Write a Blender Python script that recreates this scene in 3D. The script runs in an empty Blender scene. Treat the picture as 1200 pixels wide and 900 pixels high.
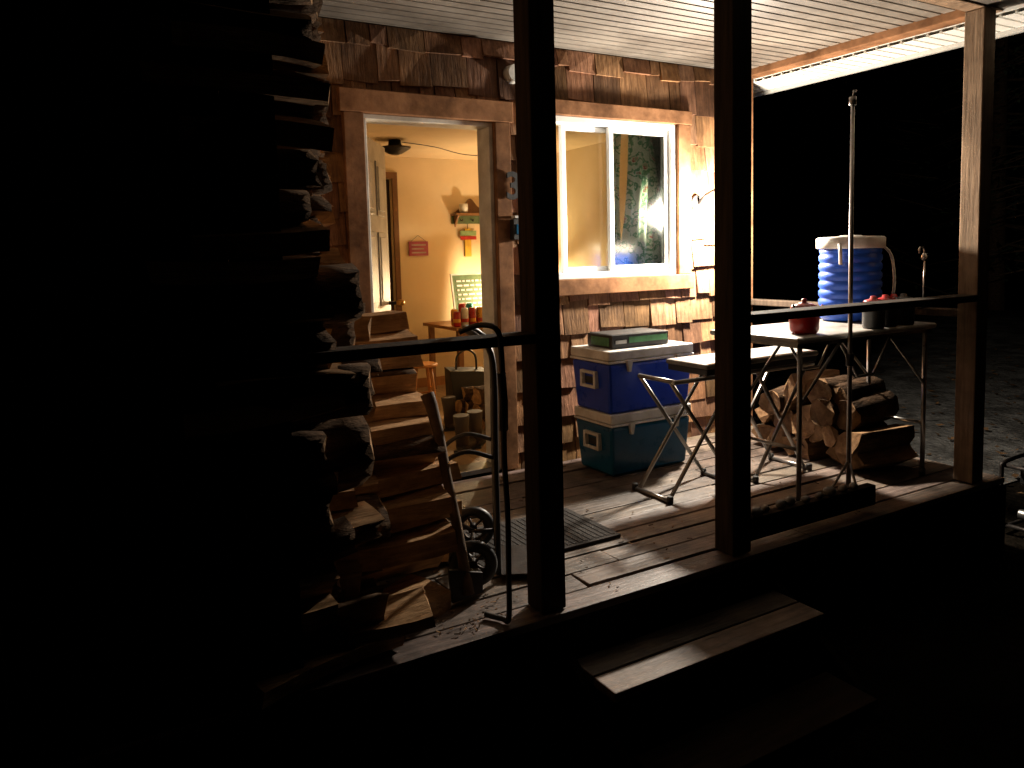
import bpy, bmesh, math, random
from mathutils import Vector, Matrix
random.seed(7)
S=bpy.context.scene
S.view_settings.view_transform='Standard'; S.view_settings.look='None'; S.view_settings.exposure=0
COL=S.collection
# ---------------------------------------------------------------- materials
def nt(name):
    m=bpy.data.materials.new(name); m.use_nodes=True
    n=m.node_tree.nodes; l=m.node_tree.links
    return m,n,l,n['Principled BSDF']
def mat(name,c1,c2=None,rough=.6,scale=(6,6,6),bump=.0,metal=0,tone=True,detail=5,spec=.5,stain=None,bscale=1.0,smin=.42,sr=(.35,.62)):
    m,n,l,b=nt(name)
    c2=c2 or tuple(x*.75 for x in c1)
    tc=n.new('ShaderNodeTexCoord'); mp=n.new('ShaderNodeMapping'); mp.inputs['Scale'].default_value=scale
    l.new(tc.outputs['Object'],mp.inputs['Vector'])
    nz=n.new('ShaderNodeTexNoise'); nz.inputs['Scale'].default_value=1; nz.inputs['Detail'].default_value=detail; nz.inputs['Roughness'].default_value=.65
    l.new(mp.outputs[0],nz.inputs['Vector'])
    r=n.new('ShaderNodeValToRGB'); r.color_ramp.elements[0].position=.32; r.color_ramp.elements[1].position=.68
    r.color_ramp.elements[0].color=(*c2,1); r.color_ramp.elements[1].color=(*c1,1)
    l.new(nz.outputs['Fac'],r.inputs[0]); out=r.outputs[0]
    if stain:
        n2=n.new('ShaderNodeTexNoise'); n2.inputs['Scale'].default_value=stain; n2.inputs['Detail'].default_value=5; n2.inputs['Roughness'].default_value=.65
        l.new(tc.outputs['Object'],n2.inputs['Vector'])
        r2=n.new('ShaderNodeValToRGB'); r2.color_ramp.elements[0].position=sr[0]; r2.color_ramp.elements[1].position=sr[1]
        r2.color_ramp.elements[0].color=(smin,smin*.95,smin*.9,1); r2.color_ramp.elements[1].color=(1,1,1,1)
        l.new(n2.outputs['Fac'],r2.inputs[0])
        mx=n.new('ShaderNodeMix'); mx.data_type='RGBA'; mx.blend_type='MULTIPLY'; mx.inputs[0].default_value=1
        l.new(out,mx.inputs[6]); l.new(r2.outputs[0],mx.inputs[7]); out=mx.outputs[2]
    if tone:
        at=n.new('ShaderNodeAttribute'); at.attribute_name='tone'
        mx=n.new('ShaderNodeMix'); mx.data_type='RGBA'; mx.blend_type='MULTIPLY'; mx.inputs[0].default_value=1
        l.new(out,mx.inputs[6]); l.new(at.outputs['Color'],mx.inputs[7]); out=mx.outputs[2]
    l.new(out,b.inputs['Base Color'])
    b.inputs['Metallic'].default_value=metal; b.inputs['Specular IOR Level'].default_value=spec
    rr=n.new('ShaderNodeMapRange'); rr.inputs['To Min'].default_value=max(.03,rough-.12); rr.inputs['To Max'].default_value=min(1,rough+.12)
    l.new(nz.outputs['Fac'],rr.inputs[0]); l.new(rr.outputs[0],b.inputs['Roughness'])
    if bump:
        bp=n.new('ShaderNodeBump'); bp.inputs['Strength'].default_value=bump; bp.inputs['Distance'].default_value=.01*bscale
        l.new(nz.outputs['Fac'],bp.inputs['Height']); l.new(bp.outputs[0],b.inputs['Normal'])
    return m
M={}
M['shingle']=mat('shingle_wood',(.38,.205,.11),(.17,.09,.05),.85,(45,45,4),.8,stain=3.5,spec=.15)
M['trim']=mat('trim_wood',(.32,.16,.078),(.19,.092,.045),.85,(10,10,10),.25,stain=4,spec=.08)
M['post']=mat('shaded_post_wood',(.065,.047,.034),(.026,.019,.014),.85,(40,40,3),.4,spec=.08)  # dark copy of the post wood, shade on the posts put into its colour
M['postlit']=mat('lit_post_wood',(.34,.23,.145),(.16,.105,.065),.8,(40,40,3),.4,stain=2.2,spec=.2)  # light copy of the post wood, lamplight on the right post painted in
M['deck']=mat('deck_boards',(.27,.205,.16),(.10,.075,.058),.5,(2.4,40,22),.7,stain=4.2,spec=.45,smin=.32,sr=(.38,.60))
M['step']=mat('lit_step_board',(.33,.25,.20),(.14,.10,.08),.6,(2.4,40,22),.7,stain=5)  # brighter wood paints the lit stripe along the front of the step
M['split']=mat('split_wood',(.58,.36,.19),(.34,.19,.09),.9,(5,50,50),.8,bscale=1.5,stain=5,spec=.08,smin=.5)
M['splity']=mat('split_wood_cut',(.56,.34,.18),(.32,.18,.09),.9,(34,34,34),.6,bscale=1.2,stain=7,spec=.08,smin=.5)
M['bark']=mat('bark',(.12,.072,.042),(.035,.021,.013),.95,(12,30,30),1,bscale=2,spec=.05)
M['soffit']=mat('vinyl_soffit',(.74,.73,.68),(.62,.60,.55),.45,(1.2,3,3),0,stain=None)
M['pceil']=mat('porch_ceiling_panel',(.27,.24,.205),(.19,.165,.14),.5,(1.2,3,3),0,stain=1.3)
M['white']=mat('white_plastic',(.78,.77,.73),(.62,.61,.57),.4,(9,9,9),.03,stain=7,smin=.72)
M['vinyl']=mat('window_vinyl',(.78,.78,.76),(.7,.70,.68),.35,(5,5,5))
M['blue']=mat('blue_plastic',(.012,.055,.48),(.009,.042,.38),.3,(14,14,14),.05,spec=.3)
M['teal']=mat('teal_plastic',(.003,.085,.18),(.003,.062,.14),.3,(14,14,14),.05,spec=.3)
M['jug']=mat('jug_blue',(.02,.11,.62),(.018,.08,.5),.35,(14,14,14),.05,spec=.4)
M['black']=mat('black_plastic',(.02,.02,.02),(.012,.012,.012),.45,(20,20,20),.1)
M['iron']=mat('dark_iron',(.05,.045,.042),(.025,.02,.018),.5,(20,20,20),.3,metal=.7)
M['alu']=mat('aluminium_tube',(.42,.41,.39),(.28,.27,.26),.32,(20,20,20),.05,metal=.9)
M['grey']=mat('grey_table_top',(.38,.36,.33),(.26,.245,.22),.5,(8,8,8),.1,stain=5)
M['red']=mat('red_enamel',(.42,.02,.018),(.3,.012,.01),.3,(10,10,10))
M['gold']=mat('gold_can',(.6,.33,.06),(.5,.25,.04),.3,(10,10,10),metal=.6)
M['wall']=mat('cream_plaster',(.74,.60,.40),(.68,.54,.34),.85,(3,3,3),.1,stain=None)
M['ceil']=mat('room_ceiling_paint',(.70,.56,.36),(.62,.49,.31),.8,(5,5,5),.1)
M['rfloor']=mat('room_floor_boards',(.42,.29,.18),(.26,.17,.10),.45,(30,2,10),.3)
M['door']=mat('door_paint',(.70,.67,.60),(.60,.57,.50),.45,(5,5,5),stain=5,smin=.7)
M['dark']=mat('dark_wood',(.07,.045,.03),(.04,.026,.018),.6,(20,20,3),.2)
M['pine']=mat('pine_furniture',(.58,.26,.09),(.40,.17,.05),.45,(30,30,4),.15)
M['green']=mat('green_card',(.06,.22,.08),(.03,.12,.04),.5,(25,25,25))
M['greenp']=mat('green_paint',(.13,.20,.09),(.09,.14,.06),.5,(25,25,25))
M['pink']=mat('pink_sign_paint',(.36,.06,.11),(.28,.04,.08),.6,(20,20,20))
M['yellow']=mat('yellow_sign_paint',(.65,.42,.03),(.5,.3,.02),.6,(20,20,20))
M['mat']=mat('door_mat_fibre',(.075,.065,.058),(.03,.026,.023),.95,(90,90,90),1,stain=4)
M['roof']=mat('roof_metal',(.06,.06,.065),None,.5,(5,5,5),metal=.4)
M['handle']=mat('ash_handle',(.30,.20,.12),(.15,.095,.06),.75,(30,30,4),.3,stain=9,spec=.2)
M['stone']=mat('river_stone',(.36,.35,.33),(.18,.175,.17),.25,(30,30,30),.3)
M['turq']=mat('turquoise_bottle',(.03,.4,.4),None,.3)
M['curtred']=mat('red_curtain_fabric',(.30,.05,.035),(.20,.08,.05),.9,(20,20,8),.2)
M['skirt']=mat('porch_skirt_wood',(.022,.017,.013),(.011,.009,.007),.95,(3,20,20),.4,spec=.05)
M['shadestep']=mat('shaded_step_wood',(.045,.030,.022),(.018,.013,.009),.95,(3,30,20),.4,spec=.05)  # darkened colour carries the shade on the riser and lower step
M['foli']=mat('pine_foliage',(.045,.075,.03),(.02,.035,.015),.8,(3,3,3),detail=2)
def soil(name,ca,cb,sc):
    m,n,l,b=nt(name)
    tc=n.new('ShaderNodeTexCoord')
    nz=n.new('ShaderNodeTexNoise'); nz.inputs['Scale'].default_value=sc; nz.inputs['Detail'].default_value=8; nz.inputs['Roughness'].default_value=.7
    n2=n.new('ShaderNodeTexNoise'); n2.inputs['Scale'].default_value=22; n2.inputs['Detail'].default_value=4
    l.new(tc.outputs['Object'],nz.inputs['Vector']); l.new(tc.outputs['Object'],n2.inputs['Vector'])
    r=n.new('ShaderNodeValToRGB'); r.color_ramp.elements[0].position=.42; r.color_ramp.elements[0].color=(*ca,1); r.color_ramp.elements[1].position=.68; r.color_ramp.elements[1].color=(*cb,1)
    l.new(nz.outputs['Fac'],r.inputs[0]); l.new(r.outputs[0],b.inputs['Base Color'])
    b.inputs['Roughness'].default_value=1; b.inputs['Specular IOR Level'].default_value=0
    bp=n.new('ShaderNodeBump'); bp.inputs['Distance'].default_value=.03; l.new(n2.outputs['Fac'],bp.inputs['Height']); l.new(bp.outputs[0],b.inputs['Normal'])
    return m
M['ground']=soil('dark_forest_soil',(.003,.0026,.002),(.010,.008,.006),1.1)
M['lityard']=soil('lit_yard_ground',(.05,.048,.045),(.17,.165,.155),2.2)  # lighter ground colour stands in for faint light on the far yard
m,n,l,b=nt('window_glass'); n.remove(b); out=n['Material Output']
tr=n.new('ShaderNodeBsdfTransparent'); tr.inputs[0].default_value=(.90,.93,.89,1)
gl=n.new('ShaderNodeBsdfGlossy'); gl.inputs['Roughness'].default_value=.12; gl.inputs[0].default_value=(.9,.9,.9,1)
fr=n.new('ShaderNodeFresnel'); fr.inputs[0].default_value=1.52
ms=n.new('ShaderNodeMixShader'); l.new(fr.outputs[0],ms.inputs[0]); l.new(tr.outputs[0],ms.inputs[1]); l.new(gl.outputs[0],ms.inputs[2]); l.new(ms.outputs[0],out.inputs[0])
M['glass']=m
m,n,l,b=nt('curtain_print')
tc=n.new('ShaderNodeTexCoord')
nz=n.new('ShaderNodeTexNoise'); nz.inputs['Scale'].default_value=17; nz.inputs['Detail'].default_value=3; l.new(tc.outputs['Object'],nz.inputs['Vector'])
r=n.new('ShaderNodeValToRGB'); r.color_ramp.interpolation='CONSTANT'
e=r.color_ramp.elements; e[0].position=0; e[0].color=(.78,.80,.66,1); e[1].position=.49; e[1].color=(.18,.38,.20,1)
x=e.new(.57); x.color=(.78,.80,.66,1)
x=e.new(.64); x.color=(.55,.10,.08,1)
x=e.new(.67); x.color=(.40,.55,.34,1)
l.new(nz.outputs['Fac'],r.inputs[0]); l.new(r.outputs[0],b.inputs['Base Color']); b.inputs['Roughness'].default_value=.9
M['curtain']=m
M['shade']=mat('lamp_shade',(.8,.7,.5),None,.8)

# ---------------------------------------------------------------- mesh helpers
class B:
    def __init__(s): 
        s.bm=bmesh.new(); s.col=s.bm.loops.layers.float_color.new('tone'); s.mats=[]
    def mi(s,m):
        if m not in s.mats: s.mats.append(m)
        return s.mats.index(m)
    def _f(s,faces,m,t,smooth=False):
        i=s.mi(m)
        if isinstance(t,(int,float)): t=(t,t,t)
        for f in faces:
            f.material_index=i; f.smooth=smooth
            for lp in f.loops: lp[s.col]=(*t,1)
    def hull(s,P,m,t=1):
        v=[s.bm.verts.new(p) for p in P]
        F=[(0,3,2,1),(4,5,6,7),(0,1,5,4),(1,2,6,5),(2,3,7,6),(3,0,4,7)]
        s._f([s.bm.faces.new([v[i] for i in f]) for f in F],m,t)
    def box(s,x0,x1,y0,y1,z0,z1,m,t=1,M4=None):
        P=[Vector(p) for p in((x0,y0,z0),(x1,y0,z0),(x1,y1,z0),(x0,y1,z0),(x0,y0,z1),(x1,y0,z1),(x1,y1,z1),(x0,y1,z1))]
        if M4: P=[M4@p for p in P]
        s.hull(P,m,t)
    def tube(s,pts,r,m,t=1,seg=10,cap=True,smooth=True):
        pts=[Vector(p) for p in pts]; rs=r if isinstance(r,(list,tuple)) else [r]*len(pts)
        rings=[]; ref=None
        for i,p in enumerate(pts):
            d=(pts[min(i+1,len(pts)-1)]-pts[max(i-1,0)]).normalized()
            if ref is None: ref=d.orthogonal().normalized()
            else: ref=(ref-d*ref.dot(d)).normalized()
            b2=d.cross(ref)
            rings.append([s.bm.verts.new(p+(ref*math.cos(a)+b2*math.sin(a))*rs[i]) for a in [2*math.pi*k/seg for k in range(seg)]])
        fs=[]
        for A,C in zip(rings,rings[1:]):
            for k in range(seg): fs.append(s.bm.faces.new((A[k],A[(k+1)%seg],C[(k+1)%seg],C[k])))
        s._f(fs,m,t,smooth)
        if cap:
            s._f([s.bm.faces.new(rings[0][::-1]),s.bm.faces.new(rings[-1])],m,t)
    def ring(s,c,ax,R,r,m,t=1,N=28,seg=8):
        c=Vector(c); ax=Vector(ax).normalized(); e1=ax.orthogonal().normalized(); e2=ax.cross(e1)
        rings=[[s.bm.verts.new(c+(e1*math.cos(a)+e2*math.sin(a))*(R+r*math.cos(q))+ax*r*math.sin(q)) for q in [6.2832*k/seg for k in range(seg)]] for a in [6.2832*k/N for k in range(N)]]
        fs=[]
        for i in range(N):
            A,C=rings[i],rings[(i+1)%N]
            for k in range(seg): fs.append(s.bm.faces.new((A[k],A[(k+1)%seg],C[(k+1)%seg],C[k])))
        s._f(fs,m,t,True); return e1,e2
    def lathe(s,c,prof,m,t=1,seg=24,sx=1,sy=1):
        c=Vector(c); rings=[[s.bm.verts.new(c+Vector((math.cos(2*math.pi*k/seg)*r*sx,math.sin(2*math.pi*k/seg)*r*sy,z))) for k in range(seg)] for r,z in prof]
        fs=[]
        for A,C in zip(rings,rings[1:]):
            for k in range(seg): fs.append(s.bm.faces.new((A[k],A[(k+1)%seg],C[(k+1)%seg],C[k])))
        s._f(fs,m,t,True)
        s._f([s.bm.faces.new(rings[0][::-1]),s.bm.faces.new(rings[-1])],m,t)
    def log(s,c,L,r,yaw=0,pitch=0,roll=None,kind='split',t=1):
        roll=random.uniform(0,6.28) if roll is None else roll
        R=Matrix.Rotation(yaw,4,'Z')@Matrix.Rotation(pitch,4,'Y')@Matrix.Rotation(roll,4,'X'); c=Vector(c)
        ruf=random.uniform
        if kind=='split':
            w=random.choice([1.3,1.57,2.0,2.6])
            na=5; prof=[(0,0,0),(.5*math.cos(-w/2)*1.4,.5*math.sin(-w/2)*1.4,0)]+[(math.cos(-w/2+w*i/na)*1.5,math.sin(-w/2+w*i/na)*1.5,1) for i in range(na+1)]+[(.55*math.cos(w/2)*1.4,.55*math.sin(w/2)*1.4,0)]
            off=.75 if w<2.2 else .55
            prof=[(a-off,b_,k) for a,b_,k in prof]
            prof=[(a*r*ruf(.9,1.08),b_*r*ruf(.9,1.1),k) for a,b_,k in prof]
        elif kind=='board':
            h=r*ruf(.28,.5); w=r*1.35
            prof=[(-w,-h,0),(-w*.3,-h*1.1,0),(w*.4,-h*.9,0),(w,-h*.9,1),(w*1.03,h*.1,1),(w*.97,h,0),(w*.2,h*1.15,0),(-w*.4,h*.95,0),(-w*.98,h*.8,1)]
        else:
            prof=[(math.cos(2*math.pi*i/14)*r*ruf(.94,1.06),math.sin(2*math.pi*i/14)*r*ruf(.94,1.06),1) for i in range(14)]
        n_=len(prof); N=7; rings=[]
        bend=Vector((0,ruf(-.012,.012),ruf(-.012,.012)))
        for j in range(N+1):
            x_=-L/2+L*j/N; u=j/N
            sk=bend*(1-(2*u-1)**2)
            rings.append([s.bm.verts.new(c+R@(Vector((x_+ (ruf(-.014,.014) if j in(0,N) else 0),a*(1+ruf(-.035,.035)),b_*(1+ruf(-.035,.035))))+sk)) for a,b_,k in prof])
        sf=[];bf=[]
        for A,C in zip(rings,rings[1:]):
            for k in range(n_):
                f=s.bm.faces.new((A[k],A[(k+1)%n_],C[(k+1)%n_],C[k]))
                (bf if prof[k][2] and prof[(k+1)%n_][2] else sf).append(f)
        s._f(sf,M['split'],t); s._f(bf,M['bark'],t,True)
        s._f([s.bm.faces.new(rings[0][::-1]),s.bm.faces.new(rings[-1])],M['splity'],t*1.1)
    def done(s,name,parent=None,bevel=0,loc=None,rotz=0):
        bmesh.ops.recalc_face_normals(s.bm,faces=s.bm.faces)
        me=bpy.data.meshes.new(name); s.bm.to_mesh(me); s.bm.free()
        for m in s.mats: me.materials.append(m)
        o=bpy.data.objects.new(name,me); COL.objects.link(o)
        if parent: o.parent=parent
        if loc: o.location=loc
        o.rotation_euler[2]=rotz
        if bevel:
            md=o.modifiers.new('b','BEVEL'); md.width=bevel; md.segments=2; md.limit_method='ANGLE'; md.angle_limit=.7
        return o
def E(name):
    o=bpy.data.objects.new(name,None); COL.objects.link(o); return o
ru=random.uniform
def smooth(pts,k=6):
    P=[Vector(p) for p in pts]; out=[]
    for i in range(len(P)-1):
        p0,p1,p2,p3=P[max(i-1,0)],P[i],P[i+1],P[min(i+2,len(P)-1)]
        for j in range(k):
            t=j/k; out.append(.5*((2*p1)+(p2-p0)*t+(2*p0-5*p1+4*p2-p3)*t*t+(3*p1-p0-3*p2+p3)*t**3))
    return out+[P[-1]]

# ================================================================ GROUND
b=B()
def gz(x,y):
    d=math.hypot(x-3,y-3); return -.45+ (0 if d<4 else min(1,(d-4)/20)*.25*math.sin(x*.31)*math.cos(y*.27)) 
vs={}
g=[-300,-150,-80,-45,-28,-18]+[-12+i*1.0 for i in range(32)]+[22,28,36,50,80,150,300]
for i,x in enumerate(g):
    for j,y in enumerate(g): vs[i,j]=b.bm.verts.new((x,y,gz(x,y)))
b._f([b.bm.faces.new((vs[i,j],vs[i+1,j],vs[i+1,j+1],vs[i,j+1])) for i in range(len(g)-1) for j in range(len(g)-1)],M['ground'],1,True)
b.done('ground')
b=B(); vs={}
for i in range(31):
    for j in range(21):
        x=5.6+i*.5; y=3.0+j*.5+ (ru(-.25,.25) if j in(0,20) else 0); x+=(ru(-.2,.2) if i in(0,30) else 0)
        vs[i,j]=b.bm.verts.new((x,y,gz(x,y)+.012))
b._f([b.bm.faces.new((vs[i,j],vs[i+1,j],vs[i+1,j+1],vs[i,j+1])) for i in range(30) for j in range(20)],M['lityard'],1,True)
b.done('lit_yard_sheet')  # added sheet, paler than the soil so the far ground looks faintly lit
b=B()
for _ in range(1400):
    x=ru(5,13); y=ru(2.6,12)
    a=ru(0,6.28); s_=ru(.02,.05); z=gz(x,y)+ru(.018,.04)
    v=[b.bm.verts.new((x+math.cos(a+k*1.57)*s_*(1 if k%2 else .55),y+math.sin(a+k*1.57)*s_*(1 if k%2 else .55),z+ru(0,.02))) for k in range(4)]
    tt=ru(.3,1.0); b._f([b.bm.faces.new(v)],M['splity'],(tt*.4,tt*.38,tt*.34))
b.done('fallen_leaves')

# ================================================================ CABIN
cab=E('wooden_cabin')
W=4.0; CH=2.53
DX0,DX1,DZ=1.41,2.20,2.06
WX0,WX1,WZ0,WZ1=2.53,3.60,1.13,2.13
CX=4.25
b=B(); w=M['wall']; sh=M['dark']
for (x0,x1,z0,z1) in [(-3,DX0,-.4,2.9),(DX0,DX1,DZ,2.9),(DX0,DX1,-.4,-.01),(DX1,WX0,-.4,2.9),(WX0,WX1,-.4,WZ0),(WX0,WX1,WZ1,2.9),(WX1,CX,-.4,2.9)]:
    b.box(x0,x1,W,W+.06,z0,z1,sh)
    b.box(x0,x1 if x1<CX else CX-.1,W+.0605,W+.12,z0,min(z1,2.25),w)
b.done('front_wall',cab)
b=B()
b.box(CX-.1,CX-.04,W+.061,7.0,-.4,2.9,w); b.box(CX-.039,CX,W+.061,7.1,-.4,2.9,sh)
b.box(1.0,1.1,W+.121,7.0,-.4,2.9,w); b.box(-3,-2.9,W+.07,7.1,-.4,2.9,sh)
b.box(-3,2.0,7.0,7.1,-.4,2.9,w); b.box(2.75,CX-.0395,7.0,7.1,-.4,2.9,w); b.box(2.0,2.75,7.0,7.1,2.04,2.9,w)
b.done('side_and_back_walls',cab)
b=B(); b.box(1.1,CX-.1,W+.12,7.0,2.25,2.3,M['ceil']); b.done('room_ceiling',cab)
b=B()
x=1.1
while x<CX-.1:
    b.box(x,min(x+.118,CX-.1),W+.0,7.0,-.03,.0,M['rfloor'],ru(.75,1.15)); x+=.12
b.box(2.0,2.75,7.0,9,-.03,.0,M['rfloor'],.5)
b.done('room_floor',cab)
b=B()
b.box(1.93,2.0,6.975,7.0,0,2.1,M['dark']); b.box(2.75,2.80,6.975,7.0,0,2.1,M['pine'],.3); b.box(2.0,2.75,6.975,7.0,2.04,2.1,M['pine'],.3)
b.box(2.0,2.75,7.06,7.1,0,2.04,M['dark'],.5); b.box(2.1,2.65,7.045,7.06,1.1,1.9,M['dark'],.7); b.box(2.1,2.65,7.045,7.06,.15,.95,M['dark'],.7)
b.done('inner_doorway',cab)
b=B(); b.box(2.82,CX-.1,6.985,7.0,0,.09,M['pine'],.7); b.done('baseboard',cab)
b=B(); z=-.06
openings=[(DX0-.05,DX1+.05,-1,DZ+.05),(WX0-.04,WX1+.04,WZ0-.04,WZ1+.04)]
while z<CH:
    ex=ru(.15,.19) if z<2.0 else .2
    x=ru(.2,.4)
    rt=ru(.9,1.1)
    while x<CX-.01:
        wd=random.choice([ru(.08,.14),ru(.13,.24),ru(.13,.24)]); x1=min(x+wd,CX-.005)
        segs=[(x,x1-ru(.003,.010),z+ru(-.028,.02),min(z+ex+.04,CH))]
        for (a,c,zz0,zz1) in openings:
            ns=[]
            for (p,q,u,v_) in segs:
                if q<=a or p>=c or v_-.04<=zz0 or u>=zz1: ns.append((p,q,u,v_)); continue
                if p<a: ns.append((p,a,u,v_))
                if q>c: ns.append((c,q,u,v_))
                if u<zz0: ns.append((max(p,a),min(q,c),u,min(v_,zz0)))
                elif v_>zz1: ns.append((max(p,a),min(q,c),max(u,zz1),v_))
            segs=ns
        tn=rt*random.choice([ru(.4,.75),ru(.8,1.2),ru(.8,1.2),ru(1.1,1.45)])
        tt=(tn,tn*ru(.9,1.05),tn*ru(.8,1.1))
        for (p,q,u,v_) in segs:
            if q-p<.012 or v_-u<.02: continue
            th=ru(.009,.026); y0=W-.008-th-.01; y1=W-.008
            sk=ru(-.010,.010); cu=ru(-.006,.006)
            P=[(p,y0+cu,u),(q,y0-cu,u+sk),(q,y1,u+sk),(p,y1,u),(p,W-.012,v_),(q,W-.012,v_),(q,W-.002,v_),(p,W-.002,v_)]
            b.hull(P,M['shingle'],tt)
        x+=wd
    z+=ex
b.done('shingles',cab)
b=B(); y0=W-.055
b.box(DX0-.11,DX0,y0,W,-.0,DZ,M['trim'],.95); b.box(DX1,DX1+.10,y0,W,0,DZ,M['trim'],1.0); b.box(DX0-.13,DX1+.12,y0-.005,W,DZ+.001,DZ+.12,M['trim'],1.3)
b.box(WX0-.09,WX0,y0,W,WZ0,WZ1,M['trim']); b.box(WX1,WX1+.11,y0,W,WZ0,WZ1,M['trim'],1.15)
b.box(WX0-.11,WX1+.12,y0-.004,W,WZ1+.001,WZ1+.09,M['trim'],1.2); b.box(WX0-.11,WX1+.12,y0-.012,W,WZ0-.10,WZ0-.001,M['trim'],1.1)
b.box(CX-.0,CX+.06,W-.05,W+.04,-.3,CH-.04,M['trim'],1.2); b.box(CX-.09,CX-.001,W-.056,W-.0,-.3,CH-.04,M['trim'],1.05)
b.done('outer_trim',cab,bevel=.004)
b=B(); b.box(DX0,DX0+.025,W-.02,W+.13,0,DZ-.025,M['door']); b.box(DX1-.025,DX1,W-.02,W+.13,0,DZ-.025,M['door'],.95); b.box(DX0,DX1,W-.02,W+.13,DZ-.025,DZ,M['door'])
b.box(DX0+.026,DX1-.026,W-.03,W+.12,0,.03,M['alu'],.6)
b.done('door_frame',cab,bevel=.003)
b=B(); dm=M['door']; b.box(0,.74,0,.035,.03,2.0,dm)
for (a,c) in ((.10,.33),(.41,.64)):
    for (u,v_) in ((.2,.85),(1.0,1.45),(1.55,1.88)):
        for yy in((-.008,0),(.035,.043)):
            b.box(a,c,yy[0],yy[1],u,v_,dm,.85); b.box(a+.03,c-.03,yy[0]-.006 if yy[0]<0 else yy[0],yy[1] if yy[0]<0 else yy[1]+.006,u+.03,v_-.03,dm)
b.tube([(.68,-.06,1.0),(.68,.1,1.0)],.012,M['iron']); b.lathe((.68,-.075,1.0),[(.01,-.02),(.028,-.012),(.028,.012),(.01,.02)],M['gold'])
b.done('entry_door',cab,bevel=.003,loc=(DX0+.03,W+.13,0),rotz=math.radians(58))
b=B(); v=M['vinyl']; a0,a1=W-.03,W+.09
b.box(WX0,WX0+.04,a0,a1,WZ0,WZ1,v); b.box(WX1-.04,WX1,a0,a1,WZ0,WZ1,v)
b.box(WX0+.0405,WX1-.0405,a0,a1,WZ0,WZ0+.04,v); b.box(WX0+.0405,WX1-.0405,a0,a1,WZ1-.04,WZ1,v)
def sash(x0,x1,y0,y1,f):
    b.box(x0,x0+f,y0,y1,WZ0+.041,WZ1-.041,v); b.box(x1-f,x1,y0,y1,WZ0+.041,WZ1-.041,v)
    b.box(x0+f+.0003,x1-f-.0003,y0,y1,WZ0+.041,WZ0+.041+f,v); b.box(x0+f+.0003,x1-f-.0003,y0,y1,WZ1-.041-f,WZ1-.041,v)
sash(3.06,WX1-.041,W+.0,W+.03,.034)
sash(2.72,3.12,W+.04,W+.07,.032)
b.done('window_frame',cab,bevel=.003)
b=B(); b.box(3.094,WX1-.075,W+.012,W+.018,WZ0+.07,WZ1-.07,M['glass']); b.box(2.752,3.088,W+.052,W+.058,WZ0+.07,WZ1-.07,M['glass']); b.done('window_glass_panes',cab)
def curtain(name,x0,x1,y,z0,z1,m,gather=0,gx=0,folds=9,amp=.025,slant=0):
    b=B(); nx,nz_=folds*8,24; vs={}
    for j in range(nz_+1):
        t=j/nz_
        g_=gather*math.sin(math.pi*min(1,t*1.0))**1
        for i in range(nx+1):
            u=i/nx; x=x0+slant*(1-t)*(1-u)+(x1-x0)*u; x=x*(1-g_)+gx*g_
            vs[i,j]=b.bm.verts.new((x,y+amp*math.sin(u*folds*6.283+.6*math.sin(t*5))*(.7+.3*math.cos(t*4)),z0+(z1-z0)*t))
    b._f([b.bm.faces.new((vs[i,j],vs[i+1,j],vs[i+1,j+1],vs[i,j+1])) for i in range(nx) for j in range(nz_)],m,1,True)
    return b.done(name,cab)
curtain('window_curtain_right',3.30,3.66,W+.105,1.1,2.16,M['curtain'],.10,3.6,6,.014,-.12)
curtain('window_curtain_middle',3.12,3.26,W+.125,1.1,2.16,M['curtain'],.2,3.14,3,.014,.05)
curtain('window_curtain_left',2.5,2.74,W+.17,1.1,2.16,M['curtred'],.3,2.55,5)
b=B(); b.tube([(2.45,W+.15,2.17),(3.75,W+.15,2.17)],.009,M['gold'],.6); b.done('curtain_rod',cab)
def text(s,size,loc,m,name,parent,ext=.006):
    c=bpy.data.curves.new(name,'FONT'); c.body=s; c.size=size; c.extrude=ext; c.align_x='CENTER'; c.offset=size*.02
    o=bpy.data.objects.new(name+'_t',c); COL.objects.link(o); bpy.context.view_layer.update()
    me=bpy.data.meshes.new_from_object(o.evaluated_get(bpy.context.evaluated_depsgraph_get())); bpy.data.objects.remove(o)
    me.materials.clear(); me.materials.append(m)
    if 'tone' not in me.color_attributes:
        ca=me.color_attributes.new('tone','FLOAT_COLOR','CORNER')
        for d in ca.data: d.color=(1,1,1,1)
    q=bpy.data.objects.new(name,me); COL.objects.link(q); q.location=loc; q.rotation_euler=(math.pi/2,0,0); q.parent=parent; return q
text('3',.22,(2.30,W-.072,1.62),M['black'],'house_number',cab)
b=B(); b.box(2.28,2.37,W-.10,W-.03,1.38,1.50,M['black']); b.box(2.295,2.355,W-.106,W-.1005,1.41,1.47,M['teal']); b.box(2.29,2.36,W-.10,W-.03,1.505,1.52,M['white']); b.done('wall_thermometer',cab,bevel=.004)
b=B(); b.tube([(2.33,W-.02,2.34),(2.33,W-.09,2.34)],[.055,.05],M['white'],seg=18); b.done('junction_box',cab)
b=B()
b.hull([(-3.4,1.7,2.70),(4.75,1.7,2.70),(4.75,5.6,4.1),(-3.4,5.6,4.1),(-3.4,1.7,2.78),(4.75,1.7,2.78),(4.75,5.6,4.18),(-3.4,5.6,4.18)],M['roof'])
b.hull([(-3.4,5.605,4.1),(4.75,5.605,4.1),(4.75,7.8,3.0),(-3.4,7.8,3.0),(-3.4,5.605,4.18),(4.75,5.605,4.18),(4.75,7.8,3.08),(-3.4,7.8,3.08)],M['roof'])
b.done('roof',cab)

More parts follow.
